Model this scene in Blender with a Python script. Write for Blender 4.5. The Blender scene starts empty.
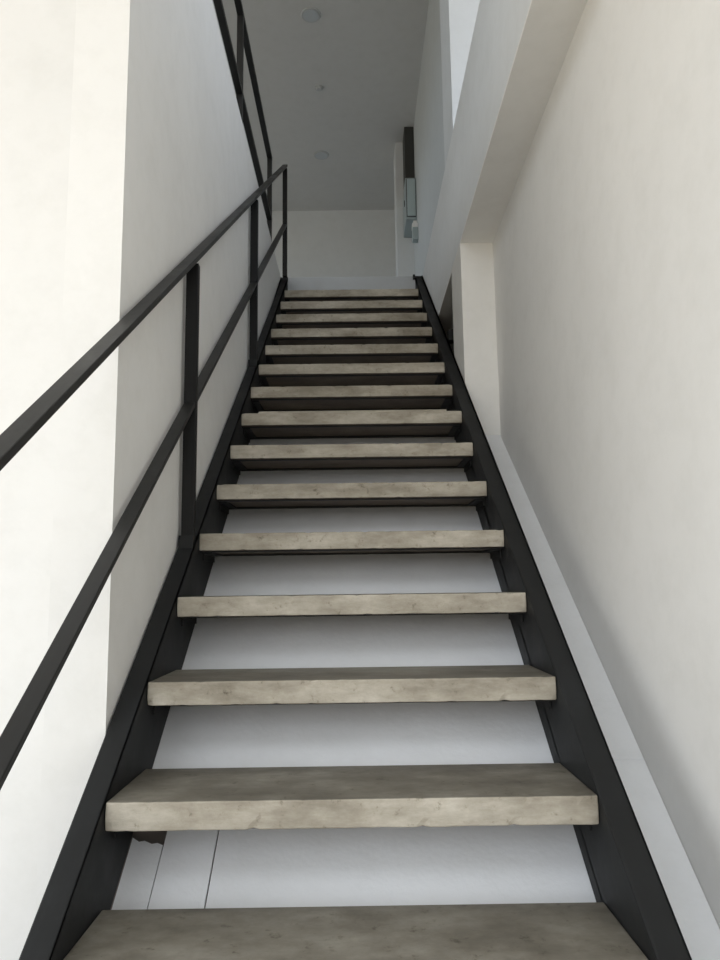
import bpy, bmesh, math, random
from mathutils import Vector, Matrix, noise

scn = bpy.context.scene
col = scn.collection
random.seed(4)

# ------------------------------------------------------------------ measures
G, R = 0.2886, 0.2023            # going and rise of one step
K = R / G                        # slope of the nosing line
FLOOR = -3 * R
UP = 15 * R + 0.02                      # upper floor level
CEIL = 5.85
WL = -0.557                      # face of the stair-side wall on the left
WR = 0.725                       # face of the right wall
BX = 0.56                        # face of the beam and pilaster on the right
YC = 0.455                        # where the left wall turns the corner
YF = -3.3                        # shop front line
YB = 8.55                        # back wall upstairs
OFF = 0.272                      # the white boards lie this far under the nosing line

# ------------------------------------------------------------------ node helpers
def new_mat(name):
    m = bpy.data.materials.new(name)
    m.use_nodes = True
    nt = m.node_tree
    return m, nt, nt.nodes['Principled BSDF']

def noise_node(nt, scale, detail=4, rough=0.55, vec=None, stretch=None):
    n = nt.nodes.new('ShaderNodeTexNoise')
    n.inputs['Scale'].default_value = scale
    n.inputs['Detail'].default_value = detail
    n.inputs['Roughness'].default_value = rough
    if vec is None:
        tc = nt.nodes.new('ShaderNodeTexCoord')
        oi = nt.nodes.new('ShaderNodeObjectInfo')
        ml = nt.nodes.new('ShaderNodeMath'); ml.operation = 'MULTIPLY'; ml.inputs[1].default_value = 37.0
        nt.links.new(oi.outputs['Random'], ml.inputs[0])
        ad = nt.nodes.new('ShaderNodeVectorMath'); ad.operation = 'ADD'
        nt.links.new(tc.outputs['Object'], ad.inputs[0])
        nt.links.new(ml.outputs[0], ad.inputs[1])
        vec = ad.outputs[0]
        if stretch:
            mp = nt.nodes.new('ShaderNodeMapping')
            mp.inputs['Scale'].default_value = stretch
            nt.links.new(vec, mp.inputs['Vector'])
            vec = mp.outputs[0]
    nt.links.new(vec, n.inputs['Vector'])
    return n

def ramp(nt, src, stops):
    r = nt.nodes.new('ShaderNodeValToRGB')
    e = r.color_ramp.elements
    while len(e) < len(stops):
        e.new(0.5)
    for k, (p, c) in enumerate(stops):
        e[k].position = p
        e[k].color = (c[0], c[1], c[2], 1)
    nt.links.new(src, r.inputs[0])
    return r

def mixc(nt, f, a, b, mode='MIX'):
    m = nt.nodes.new('ShaderNodeMix'); m.data_type = 'RGBA'; m.blend_type = mode
    if isinstance(f, float): m.inputs[0].default_value = f
    else: nt.links.new(f, m.inputs[0])
    nt.links.new(a, m.inputs[6]); nt.links.new(b, m.inputs[7])
    return m.outputs[2]

def bump(nt, bsdf, src, strength, dist=0.01):
    b = nt.nodes.new('ShaderNodeBump')
    b.inputs['Strength'].default_value = strength
    b.inputs['Distance'].default_value = dist
    nt.links.new(src, b.inputs['Height'])
    nt.links.new(b.outputs[0], bsdf.inputs['Normal'])

def plaster(name, c, var=0.035, rough=0.85, b=0.12):
    m, nt, p = new_mat(name)
    n1 = noise_node(nt, 1.1, 5, 0.6)
    lo = tuple(x * (1 - var) for x in c); hi = tuple(min(1, x * (1 + var)) for x in c)
    r1 = ramp(nt, n1.outputs['Fac'], [(0.3, lo), (0.7, hi)])
    n2 = noise_node(nt, 9, 6, 0.7)
    r2 = ramp(nt, n2.outputs['Fac'], [(0.25, (0.95, 0.95, 0.945)), (0.55, (1, 1, 1))])
    o = mixc(nt, 1.0, r1.outputs[0], r2.outputs[0], 'MULTIPLY')
    nt.links.new(o, p.inputs['Base Color'])
    p.inputs['Roughness'].default_value = rough
    n3 = noise_node(nt, 60, 5, 0.6)
    bump(nt, p, n3.outputs['Fac'], b, 0.004)
    return m

def concrete(name, lo, mid, hi, pit=(0.30, 0.27, 0.22), rough=0.75, b=0.35):
    m, nt, p = new_mat(name)
    n1 = noise_node(nt, 3.2, 7, 0.68, stretch=(1, 1.6, 3.0))
    r1 = ramp(nt, n1.outputs['Fac'], [(0.34, lo), (0.5, mid), (0.67, hi)])
    n2 = noise_node(nt, 38, 6, 0.7)
    r2 = ramp(nt, n2.outputs['Fac'], [(0.28, pit), (0.40, (0.93, 0.92, 0.90)), (0.6, (1, 1, 1))])
    o = mixc(nt, 0.8, r1.outputs[0], r2.outputs[0], 'MULTIPLY')
    n4 = noise_node(nt, 11, 4, 0.5)
    r4 = ramp(nt, n4.outputs['Fac'], [(0.35, (0.86, 0.85, 0.83)), (0.65, (1.0, 1.0, 1.0))])
    o2 = mixc(nt, 0.8, o, r4.outputs[0], 'MULTIPLY')
    nt.links.new(o2, p.inputs['Base Color'])
    p.inputs['Roughness'].default_value = rough
    bump(nt, p, n2.outputs['Fac'], b, 0.004)
    return m

def steel(name, c, rough=0.42, var=0.5):
    m, nt, p = new_mat(name)
    n1 = noise_node(nt, 4, 6, 0.65, stretch=(2, 1, 1))
    r1 = ramp(nt, n1.outputs['Fac'], [(0.38, c), (0.56, tuple(x * (1 + var) for x in c)), (0.70, tuple(x * (1 + 3 * var) for x in c))])
    nt.links.new(r1.outputs[0], p.inputs['Base Color'])
    r2 = ramp(nt, n1.outputs['Fac'], [(0.3, (rough,) * 3), (0.7, (min(1, rough + 0.2),) * 3)])
    nt.links.new(r2.outputs[0], p.inputs['Roughness'])
    p.inputs['Specular IOR Level'].default_value = 0.32
    n3 = noise_node(nt, 45, 3, 0.5)
    bump(nt, p, n3.outputs['Fac'], 0.08, 0.003)
    return m

def plain(name, c, rough=0.6, metal=0.0):
    m, nt, p = new_mat(name)
    n1 = noise_node(nt, 6, 3, 0.5)
    r1 = ramp(nt, n1.outputs['Fac'], [(0.3, tuple(x * 0.96 for x in c)), (0.7, c)])
    nt.links.new(r1.outputs[0], p.inputs['Base Color'])
    p.inputs['Roughness'].default_value = rough
    p.inputs['Metallic'].default_value = metal
    return m

M = {}
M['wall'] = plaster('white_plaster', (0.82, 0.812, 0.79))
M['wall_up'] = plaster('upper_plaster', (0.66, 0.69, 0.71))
M['wall_up_shaded'] = plaster('upper_side_shaded_plaster', (0.54, 0.575, 0.59))  # darker copy of the upper plaster, the side wall's shade put into colour
M['beam'] = plaster('beam_bluish_lit_plaster', (0.74, 0.76, 0.77))  # cooler than the walls: bluish light on the beam put into colour
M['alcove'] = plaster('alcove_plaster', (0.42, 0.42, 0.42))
M['ceiling'] = plaster('ceiling_paint', (0.60, 0.605, 0.60), var=0.02, b=0.03)
M['floor'] = concrete('floor_concrete', (0.42, 0.41, 0.38), (0.5, 0.49, 0.46), (0.56, 0.55, 0.52))
M['front'] = concrete('tread_edge_lit_concrete', (0.27, 0.24, 0.19), (0.43, 0.392, 0.325), (0.62, 0.58, 0.50))  # lighter than the tops: light on the front edges put into colour
M['top'] = concrete('tread_top_shaded_concrete', (0.13, 0.117, 0.095), (0.21, 0.193, 0.16), (0.33, 0.31, 0.265), rough=0.5, b=0.1)  # same slab, darkened for the grazing light on the tread tops
M['under'] = concrete('tread_underside_shaded', (0.085, 0.065, 0.048), (0.12, 0.094, 0.073), (0.16, 0.13, 0.10))  # brown, with the dim light under the treads painted into it
M['black'] = steel('black_painted_steel', (0.0075, 0.008, 0.0083), rough=0.5)
M['post'] = steel('black_painted_post', (0.004, 0.004, 0.0042), rough=0.5, var=0.3)
M['rail'] = steel('black_painted_rail', (0.014, 0.014, 0.0135), rough=0.38, var=0.35)
M['board'] = plaster('white_cement_board', (0.855, 0.865, 0.88), var=0.04, rough=0.6, b=0.25)
M['dark'] = plain('shaded_fill', (0.20, 0.17, 0.15), 0.9)  # shade of the open gap, painted as a brown-grey sheet
M['fascia'] = plaster('landing_edge_paint', (0.50, 0.525, 0.55), var=0.1)
M['grey_box'] = plain('grey_enamel', (0.36, 0.43, 0.45), 0.4)
M['grey_door'] = plain('grey_enamel_door', (0.42, 0.51, 0.54), 0.4)
M['trunk'] = plain('dark_trunking', (0.035, 0.037, 0.035), 0.6)
M['line'] = plain('dark_seal', (0.05, 0.055, 0.06), 0.7)
M['plug'] = plain('white_plastic', (0.78, 0.79, 0.79), 0.5)
M['lamp'] = plain('downlight_lens', (0.50, 0.54, 0.57), 0.35)
M['lamp_ring'] = plain('downlight_ring', (0.47, 0.49, 0.50), 0.5)

# ------------------------------------------------------------------ mesh helpers
def link(name, bm, mats, parent=None, smooth=False, loc=None):
    bmesh.ops.recalc_face_normals(bm, faces=bm.faces)
    me = bpy.data.meshes.new(name)
    bm.to_mesh(me); bm.free()
    if not isinstance(mats, (list, tuple)): mats = [mats]
    for m in mats: me.materials.append(m)
    for p in me.polygons: p.use_smooth = smooth
    o = bpy.data.objects.new(name, me)
    col.objects.link(o)
    if parent is not None: o.parent = parent
    if loc is not None:
        o.location = loc
    return o

def tag(o, label=None, cat=None, group=None, kind=None):
    if label: o['label'] = label
    if cat: o['category'] = cat
    if group: o['group'] = group
    if kind: o['kind'] = kind
    return o

def empty(name, loc=(0, 0, 0)):
    o = bpy.data.objects.new(name, None)
    o.empty_display_size = 0.1
    o.location = loc
    col.objects.link(o)
    return o

def box(bm, x0, x1, y0, y1, z0, z1, o=(0, 0, 0)):
    vs = [bm.verts.new((x - o[0], y - o[1], z - o[2])) for x in (x0, x1) for y in (y0, y1) for z in (z0, z1)]
    fs = []
    for idx in ((0, 1, 3, 2), (4, 6, 7, 5), (0, 4, 5, 1), (2, 3, 7, 6), (0, 2, 6, 4), (1, 5, 7, 3)):
        fs.append(bm.faces.new([vs[i] for i in idx]))
    return fs

def prism_x(bm, poly, x0, x1, o=(0, 0, 0)):
    """extrude a (y, z) polygon from x0 to x1"""
    a = [bm.verts.new((x0 - o[0], y - o[1], z - o[2])) for y, z in poly]
    b = [bm.verts.new((x1 - o[0], y - o[1], z - o[2])) for y, z in poly]
    n = len(poly)
    bm.faces.new(a); bm.faces.new(b[::-1])
    for i in range(n):
        bm.faces.new((a[i], a[(i + 1) % n], b[(i + 1) % n], b[i]))

def prism_z(bm, poly, z0, z1, o=(0, 0, 0)):
    a = [bm.verts.new((x - o[0], y - o[1], z0 - o[2])) for x, y in poly]
    b = [bm.verts.new((x - o[0], y - o[1], z1 - o[2])) for x, y in poly]
    n = len(poly)
    bm.faces.new(a[::-1]); bm.faces.new(b)
    for i in range(n):
        bm.faces.new((a[i], a[(i + 1) % n], b[(i + 1) % n], b[i]))

def bevel(o, w, seg=2):
    m = o.modifiers.new('bevel', 'BEVEL')
    m.width = w; m.segments = seg; m.limit_method = 'ANGLE'; m.angle_limit = math.radians(40)
    m.harden_normals = False
    return o

def struct(name, boxes, mat):
    bm = bmesh.new()
    for b in boxes: box(bm, *b)
    return tag(link(name, bm, mat), kind='structure')

# ------------------------------------------------------------------ the setting
LX = -3.6                                    # far left side of the shop
struct('floor', [(LX, 2.2, YF - 0.3, 4.5, FLOOR - 0.15, FLOOR)], M['floor'])

# wall beside the stair (left), its top is the upper floor edge
struct('wall_left', [(WL - 0.14, WL, YC, 4.33, FLOOR, UP)], M['wall'])
struct('wall_corner', [(LX, WL - 0.14, YC, YC + 0.14, FLOOR, UP)], M['wall'])
# unseen far left wall; openings added to light the right wall and upper floor
struct('wall_far_left', [(LX - 0.15, LX, YF, -2.9, FLOOR, CEIL), (LX - 0.15, LX, -2.9, 0.3, 2.3, 4.2),
                         (LX - 0.15, LX, -2.9, 0.3, 5.3, CEIL),
                         (LX - 0.15, LX, 0.3, 4.4, FLOOR, CEIL), (LX - 0.15, LX, 4.4, 8.0, FLOOR, UP + 1.3),
                         (LX - 0.15, LX, 4.4, 8.0, 5.4, CEIL), (LX - 0.15, LX, 8.0, YB + 0.15, FLOOR, CEIL)], M['wall'])
struct('floor_upper', [(LX, WL - 0.14, YC + 0.14, 4.33, UP - 0.2, UP),
                       (LX, BX + 0.165, 4.33, YB, UP - 0.26, UP)], M['fascia'])
# right: lower wall, beam with its soffit, pilaster, alcove, upper wall, column
struct('wall_right', [(WR, WR + 0.15, YF, 2.30, FLOOR, 2.36)], M['wall'])
struct('trim_1', [(BX, WR + 0.15, YF, 4.33, 2.365, UP)], M['beam'])            # beam
struct('trim_5', [(BX, WR, YF, 4.33, 2.353, 2.365)], M['wall'])                # its soffit render
struct('trim_2', [(BX, WR + 0.15, 2.30, 2.66, FLOOR, 2.353)], M['wall'])       # pilaster
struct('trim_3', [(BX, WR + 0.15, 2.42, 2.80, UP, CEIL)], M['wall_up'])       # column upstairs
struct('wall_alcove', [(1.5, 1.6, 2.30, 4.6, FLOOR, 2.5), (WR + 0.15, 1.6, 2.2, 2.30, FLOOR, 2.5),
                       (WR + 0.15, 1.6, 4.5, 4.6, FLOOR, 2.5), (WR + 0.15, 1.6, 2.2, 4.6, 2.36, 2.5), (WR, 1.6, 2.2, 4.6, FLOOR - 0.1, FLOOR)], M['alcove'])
struct('wall_under_landing', [(WL - 0.14, 1.6, 4.40, 4.50, FLOOR, UP - 0.27)], M['alcove'])  # unseen wall, added to keep sky light out of the alcove
struct('wall_right_upper', [(WR, WR + 0.15, 2.80, YB + 0.15, UP, CEIL)], M['wall_up_shaded'])
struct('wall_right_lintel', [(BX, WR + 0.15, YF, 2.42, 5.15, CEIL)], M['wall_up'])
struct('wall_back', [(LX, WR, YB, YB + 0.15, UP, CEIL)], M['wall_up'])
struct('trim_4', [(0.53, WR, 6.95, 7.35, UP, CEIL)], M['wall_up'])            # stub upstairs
struct('ceiling', [(LX - 0.15, WR + 0.15, YF - 0.15, YB + 0.15, CEIL, CEIL + 0.15)], M['ceiling'])
# shop front behind the viewer, open to the daylight
struct('wall_front', [(LX, LX + 0.3, YF - 0.15, YF, FLOOR, CEIL), (WR - 0.2, WR, YF - 0.15, YF, FLOOR, CEIL),
                      (LX + 0.3, WR - 0.2, YF - 0.15, YF, 2.5, 3.1), (LX + 0.3, WR - 0.2, YF - 0.15, YF, 4.9, CEIL)], M['wall'])

# window high on the right, above the beam
bm = bmesh.new()
box(bm, WR + 0.05, WR + 0.056, YF, 2.42, UP, 5.15)
mg, nt, p = new_mat('window_glass')
nt.nodes.remove(p)
tr = nt.nodes.new('ShaderNodeBsdfTransparent'); tr.inputs[0].default_value = (0.66, 0.67, 0.69, 1)
gl = nt.nodes.new('ShaderNodeBsdfGlossy'); gl.inputs['Roughness'].default_value = 0.05
mx = nt.nodes.new('ShaderNodeMixShader'); mx.inputs[0].default_value = 0.06
nt.links.new(tr.outputs[0], mx.inputs[1]); nt.links.new(gl.outputs[0], mx.inputs[2])
nt.links.new(mx.outputs[0], nt.nodes['Material Output'].inputs['Surface'])
tag(link('window_1', bm, mg), kind='structure')

# ------------------------------------------------------------------ boards under the stair
def slope_board(bm, x0, x1, y0, y1, off, th=0.012, o=(0, 0, 0), ny=1):
    prism_x(bm, [(y0, y0 * K - off - th), (y1, y1 * K - off - th), (y1, y1 * K - off), (y0, y0 * K - off)], x0, x1, o)

bm = bmesh.new()
T = 0.012
XN = -0.306
slope_board(bm, XN, 0.558, -0.45, 2.30, OFF)
slope_board(bm, -0.555, XN, 0.58, 2.30, OFF)
slope_board(bm, -0.555, 0.558, 2.302, 4.28, OFF)
slope_board(bm, 0.560, 0.723, -0.45, 0.636, OFF - 0.02)
slope_board(bm, 0.560, 0.723, 0.639, 2.298, OFF - 0.02)
o = link('sloping_board', bm, M['board'])
tag(o, 'long white cement board sloping under the open treads from wall to wall', 'board')
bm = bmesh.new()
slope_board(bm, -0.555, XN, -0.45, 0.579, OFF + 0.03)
tag(link('gap_shade_strip', bm, M['dark']), 'brown-grey sheet painted as the shade in the gap above the left board offcut', 'dark sheet')

def offcut(name, pts, off, label):
    """thin board laid on the slope, pts = (x, y) outline"""
    bm = bmesh.new()
    a = [bm.verts.new((x, y, y * K - off)) for x, y in pts]
    b = [bm.verts.new((x, y, y * K - off - 0.008)) for x, y in pts]
    bm.faces.new(a); bm.faces.new(b[::-1])
    for i in range(len(pts)):
        j = (i + 1) % len(pts)
        bm.faces.new((a[i], b[i], b[j], a[j]))
    return tag(link(name, bm, M['board']), label, 'board offcut', 'board offcuts under the lowest treads')
offcut('board_offcut', [(-0.499, -0.2), (-0.4255, -0.2), (-0.4265, 0.474), (-0.44, 0.479), (-0.452, 0.477), (-0.47, 0.484), (-0.482, 0.482), (-0.499, 0.491)], OFF - 0.001,
       'narrow white board offcut beside the left stringer, its top edge ragged')
offcut('board_offcut', [(-0.4245, -0.2), (-0.309, -0.2), (-0.309, 0.512), (-0.34, 0.515), (-0.4245, 0.525)], OFF - 0.001,
       'wider white board offcut between the narrow offcut and the big sloping board')

# ------------------------------------------------------------------ staircase
stair = tag(empty('staircase', (0, 0, FLOOR)), 'straight open staircase of concrete treads between two black steel stringers', 'staircase')
SO = (0, 0, FLOOR)
yb = FLOOR / K
for s in (-1, 1):
    bm = bmesh.new()
    poly = [(yb, FLOOR), (yb + 0.270 / K, FLOOR), (4.325, 4.325 * K - 0.270), (4.325, UP + 0.001), (4.38, UP + 0.001), (4.38, 4.38 * K)]
    # subdivide the top edge so the steel line is a little uneven
    x0, x1 = (0.5, 0.5565) if s > 0 else (-0.553, -0.5)
    prism_x(bm, poly, x0, x1, SO)
    o = link('stringer', bm, M['black'], stair)
    bevel(o, 0.004, 2)

def tread_mesh(i, x0=-0.4985, x1=0.4985):
    y0, y1 = i * G, i * G + 0.291
    z1 = i * R
    z0 = z1 - 0.0565
    bm = bmesh.new()
    nx, ny, nz = 70, 8, 3
    grid = {}
    rs = random.Random(100 + i)
    ph = rs.uniform(0, 50)
    def pos(a, b, c):
        x = x0 + (x1 - x0) * a / nx; y = y0 + (y1 - y0) * b / ny; z = z0 + (z1 - z0) * c / nz
        w = noise.noise(Vector((x * 9 + ph, b, c * 2.1))) * 0.0011
        e = noise.noise(Vector((x * 38 + ph, b * 3.0, c * 5.0)))
        if b == 0:
            y += w
            if c in (0, nz):
                ch = max(0, e - 0.22) * 0.009
                y += ch; z += ch * (0.6 if c == 0 else -0.6)
        if c == 0: z += w * 0.8
        if b == 0 and (a == 0 or a == nx) and c in (0, nz):
            y += 0.003
        return Vector((x, y, z - FLOOR))
    for a in range(nx + 1):
        for b in range(ny + 1):
            for c in range(nz + 1):
                if a in (0, nx) or b in (0, ny) or c in (0, nz):
                    grid[a, b, c] = bm.verts.new(pos(a, b, c))
    def q(k, mi):
        f = bm.faces.new([grid[t] for t in k]); f.material_index = mi
    for a in range(nx):
        for b in range(ny):
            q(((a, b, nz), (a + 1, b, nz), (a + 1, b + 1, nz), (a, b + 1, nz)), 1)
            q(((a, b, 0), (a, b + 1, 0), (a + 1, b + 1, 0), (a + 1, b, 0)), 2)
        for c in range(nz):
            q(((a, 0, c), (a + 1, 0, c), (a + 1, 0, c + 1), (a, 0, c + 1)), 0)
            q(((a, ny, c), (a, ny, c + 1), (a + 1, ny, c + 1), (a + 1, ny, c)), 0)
    for b in range(ny):
        for c in range(nz):
            q(((0, b, c), (0, b, c + 1), (0, b + 1, c + 1), (0, b + 1, c)), 0)
            q(((nx, b, c), (nx, b + 1, c), (nx, b + 1, c + 1), (nx, b, c + 1)), 0)
    return bm

for i in range(0, 15):
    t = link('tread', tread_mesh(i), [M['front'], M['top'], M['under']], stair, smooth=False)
    bevel(t, 0.003, 2)
    z0 = i * R - 0.0575
    y0 = i * G
    bm = bmesh.new()
    for a in ((-0.4985, 0.4985, y0 + 0.022, y0 + 0.042, z0 - 0.003, z0), (-0.4985, 0.4985, y0 + 0.255, y0 + 0.288, z0 - 0.005, z0),
              (-0.4985, -0.465, y0 + 0.045, y0 + 0.25, z0 - 0.006, z0), (0.465, 0.4985, y0 + 0.045, y0 + 0.25, z0 - 0.006, z0),
              (-0.4985, -0.4945, y0 + 0.06, y0 + 0.25, z0 - 0.028, z0 - 0.006), (0.4945, 0.4985, y0 + 0.06, y0 + 0.25, z0 - 0.028, z0 - 0.006)):
        box(bm, *a, o=SO)
    link('support_frame', bm, M['black'], t)
    if i == 7:
        bm = bmesh.new()
        box(bm, -0.42, 0.43, y0 + 0.004, y0 + 0.27, i * R + 0.0002, i * R + 0.008, o=SO)
        tag(link('screed_layer', bm, M['front'], t), 'thin raised concrete skim on this tread')
bm = bmesh.new()
box(bm, 0.482, 0.4985, 4.30, 4.328, UP - 0.03, UP + 0.002, o=SO)
tag(link('bracket', bm, M['black'], stair), 'small black bracket at the head of the right stringer')

# steel bracket beside the right stringer in the alcove
bm = bmesh.new()
box(bm, 0.562, 0.70, 2.86, 2.93, 2.035, 2.10)
box(bm, 0.640, 0.70, 2.86, 2.93, 1.60, 2.035)
tag(link('steel_bracket', bm, M['black']), 'small black steel bracket in the dark alcove right of the stringer', 'bracket')

# ------------------------------------------------------------------ stair railing
XR = -0.5265
rail = tag(empty('stair_railing', (XR, 0, 0)), 'black flat-bar stair railing with two sloping rails standing on the left stringer', 'railing')
RO = (XR, 0, 0)
PW = 0.0205
posts = [-0.42, 1.115, 2.60, 4.36]
HR, MR = 0.972, 0.466                       # tops of the rails above the nosing line
def sloped_bar(name, y0, y1, top, th, w, par):
    bm = bmesh.new()
    tv = th / math.cos(math.atan(K))
    prism_x(bm, [(y0, y0 * K + top - tv), (y1, y1 * K + top - tv), (y1, y1 * K + top), (y0, y0 * K + top)], XR - w, XR + w, RO)
    return bevel(link(name, bm, M['rail'], par), 0.002, 2)
for k, y in enumerate(posts):
    bm = bmesh.new()
    zb = (y + PW) * K + 0.0015
    zt = (y - PW) * K + HR - 0.021
    pw = PW if k < 3 else 0.018
    box(bm, XR - pw, XR + pw, y - 0.014, y + 0.014, zb, zt, o=RO)
    po = bevel(link('post', bm, M['post'], rail), 0.002, 2)
    if k in (1, 2):
        bm = bmesh.new()
        yy = y - 0.035
        prism_x(bm, [(yy, yy * K + 0.0005), (y + 0.02, (y + 0.02) * K + 0.0005), (y + 0.02, (y + 0.02) * K + 0.006), (yy + 0.004, (y + 0.016) * K + 0.006)], XR - 0.023, XR + 0.023, RO)
        link('base_plate', bm, M['black'], po)
sloped_bar('handrail', -0.9, posts[-1] + 0.014, HR, 0.017, 0.0195, rail)
sloped_bar('mid_rail', -0.9, posts[-1] - 0.014, MR, 0.014, 0.0185, rail)

# ------------------------------------------------------------------ guard railing of the upper floor
XG = -0.655
gr = tag(empty('guard_railing', (XG, 4.4, UP)), 'black level guard railing high on the left along the upper floor edge', 'railing')
GO = (XG, 4.4, UP)
for y in (1.35, 2.85, 4.40):
    bm = bmesh.new()
    box(bm, XG - 0.019, XG + 0.019, y - 0.014, y + 0.014, UP, 4.11, o=GO)
    bevel(link('post', bm, M['rail'], gr), 0.002)
for n, z in (('top_rail', 4.13), ('mid_rail', 3.60)):
    bm = bmesh.new()
    box(bm, XG - 0.0195, XG + 0.0195, YC, 4.42, z - 0.03, z, o=GO)
    bevel(link(n, bm, M['rail'], gr), 0.002)

# ------------------------------------------------------------------ electrical things upstairs
eb = tag(empty('electrical_box', (0.66, 6.72, 4.65)), 'grey metal electrical box on the upper right wall below the dark trunking', 'electrical box')
EO = (0.66, 6.72, 4.65)
bm = bmesh.new(); box(bm, 0.603, WR - 0.001, 6.50, 6.945, 4.65, 5.14, o=EO)
bevel(link('housing', bm, M['grey_box'], eb), 0.006)
bm = bmesh.new(); box(bm, 0.612, 0.716, 6.494, 6.4995, 4.675, 5.128, o=EO)
bevel(link('seal', bm, M['line'], eb), 0.002)
bm = bmesh.new(); box(bm, 0.620, 0.712, 6.484, 6.494, 4.684, 5.12, o=EO)
bevel(link('door', bm, M['grey_door'], eb), 0.003)
bm = bmesh.new(); box(bm, 0.596, 0.6028, 6.62, 6.66, 4.88, 4.94, o=EO)
bevel(link('latch', bm, M['line'], eb), 0.002)
bm = bmesh.new()
box(bm, 0.617, WR - 0.001, 6.64, 6.945, 5.141, CEIL - 0.001)
tag(bevel(link('cable_trunking', bm, M['trunk']), 0.004), 'black cable trunking running up to the ceiling above the grey box', 'cable trunking')
jb = tag(empty('junction_box', (0.69, 6.45, 4.40)), 'small off-white junction box low against the grey electrical box', 'junction box')
JO = (0.69, 6.45, 4.40)
bm = bmesh.new(); box(bm, 0.664, WR - 0.001, 6.38, 6.48, 4.36, 4.50, o=JO)
bevel(link('housing', bm, M['grey_box'], jb), 0.004)
bm = bmesh.new()
box(bm, 0.66, WR - 0.001, 6.375, 6.48, 4.501, 4.545, o=JO); box(bm, 0.674, 0.712, 6.40, 6.47, 4.545, 4.585, o=JO)
tag(bevel(link('cap', bm, M['plug'], jb), 0.004), 'white plastic cap')

def disc(bm, r, z0, z1, seg=40, r1=None):
    r1 = r if r1 is None else r1
    a = [bm.verts.new((r * math.cos(2 * math.pi * k / seg), r * math.sin(2 * math.pi * k / seg), z0)) for k in range(seg)]
    b = [bm.verts.new((r1 * math.cos(2 * math.pi * k / seg), r1 * math.sin(2 * math.pi * k / seg), z1)) for k in range(seg)]
    bm.faces.new(a); bm.faces.new(b[::-1])
    for k in range(seg):
        j = (k + 1) % seg
        bm.faces.new((a[k], b[k], b[j], a[j]))

def downlight(x, y, label):
    e = tag(empty('downlight', (x, y, CEIL)), label, 'ceiling light', 'round downlights in the upper ceiling')
    bm = bmesh.new(); disc(bm, 0.088, -0.010, -0.0005, r1=0.094); link('trim_ring', bm, M['lamp_ring'], e)
    bm = bmesh.new(); disc(bm, 0.072, -0.013, -0.0103); link('lens', bm, M['lamp'], e)
downlight(-0.344, 4.93, 'round unlit downlight nearest the top of the picture, the larger looking one')
downlight(-0.355, 7.19, 'round unlit downlight farther back, close to the back wall')
e = tag(empty('smoke_detector', (-0.32, 5.95, CEIL)), 'tiny round smoke detector on the ceiling between the two downlights', 'smoke detector')
bm = bmesh.new(); disc(bm, 0.042, -0.012, -0.0005, r1=0.046); link('base', bm, M['lamp_ring'], e)
bm = bmesh.new(); disc(bm, 0.026, -0.022, -0.0123, r1=0.034); link('cover', bm, M['lamp_ring'], e)

# ------------------------------------------------------------------ daylight
w = bpy.data.worlds.new('daylight'); scn.world = w; w.use_nodes = True
nt = w.node_tree; bg = nt.nodes['Background']
tc = nt.nodes.new('ShaderNodeTexCoord'); sp = nt.nodes.new('ShaderNodeSeparateXYZ')
nt.links.new(tc.outputs['Generated'], sp.inputs[0])
mr = nt.nodes.new('ShaderNodeMapRange'); mr.inputs[1].default_value = -1; mr.inputs[2].default_value = 1
nt.links.new(sp.outputs[2], mr.inputs[0])
rp = ramp(nt, mr.outputs[0], [(0.0, (0.52, 0.44, 0.33)), (0.49, (0.60, 0.53, 0.42)), (0.53, (0.98, 1.02, 1.06)), (1.0, (0.90, 0.98, 1.07))])
nt.links.new(rp.outputs[0], bg.inputs['Color'])
bg.inputs['Strength'].default_value = 2.9
for (z0, z1) in ((FLOOR, 2.5), (3.1, 4.9)):
    l = bpy.data.lights.new('portal', 'AREA'); l.shape = 'RECTANGLE'
    l.size = (WR - 0.2) - (LX + 0.3); l.size_y = z1 - z0
    l.cycles.is_portal = True
    o = bpy.data.objects.new('portal', l); col.objects.link(o)
    o.location = ((WR - 0.2 + LX + 0.3) / 2, YF - 0.08, (z0 + z1) / 2)
    o.rotation_euler = (math.radians(90), 0, 0)      # faces +y
for (y0, y1, z0, z1) in ((-2.9, 0.3, FLOOR, 2.3), (-2.9, 0.3, 4.2, 5.3), (4.4, 8.0, UP + 1.3, 5.4)):
    l = bpy.data.lights.new('portal', 'AREA'); l.shape = 'RECTANGLE'
    l.size = z1 - z0; l.size_y = y1 - y0
    l.cycles.is_portal = True
    o = bpy.data.objects.new('portal', l); col.objects.link(o)
    o.location = (LX - 0.08, (y0 + y1) / 2, (z0 + z1) / 2)
    o.rotation_euler = (0, math.radians(-90), 0)     # faces +x

# ------------------------------------------------------------------ camera
p_, ro, ya = 0.1437, -0.0134, 0.0053
C0 = Vector((0.016, -1.314, 0.6223)); F = 754.13
cp, sp_ = math.cos(p_), math.sin(p_); cy, sy = math.cos(ya), math.sin(ya)
fwd = Vector((sy * cp, cy * cp, sp_)); rt = Vector((cy, -sy, 0)); up = rt.cross(fwd)
r2 = math.cos(ro) * rt + math.sin(ro) * up; u2 = -math.sin(ro) * rt + math.cos(ro) * up
cam = bpy.data.cameras.new('camera'); co = bpy.data.objects.new('camera', cam); col.objects.link(co)
m = Matrix((r2, u2, -fwd)).transposed().to_4x4(); m.translation = C0
co.matrix_world = m
cam.sensor_fit = 'VERTICAL'; cam.sensor_height = 36; cam.lens = F * 36 / 960
cam.clip_start = 0.05
scn.camera = co
scn.view_settings.view_transform = 'Standard'
scn.view_settings.look = 'None'
scn.view_settings.exposure = 0.0
scn.cycles.max_bounces = 16
scn.cycles.diffuse_bounces = 10
scn.cycles.sample_clamp_indirect = 8
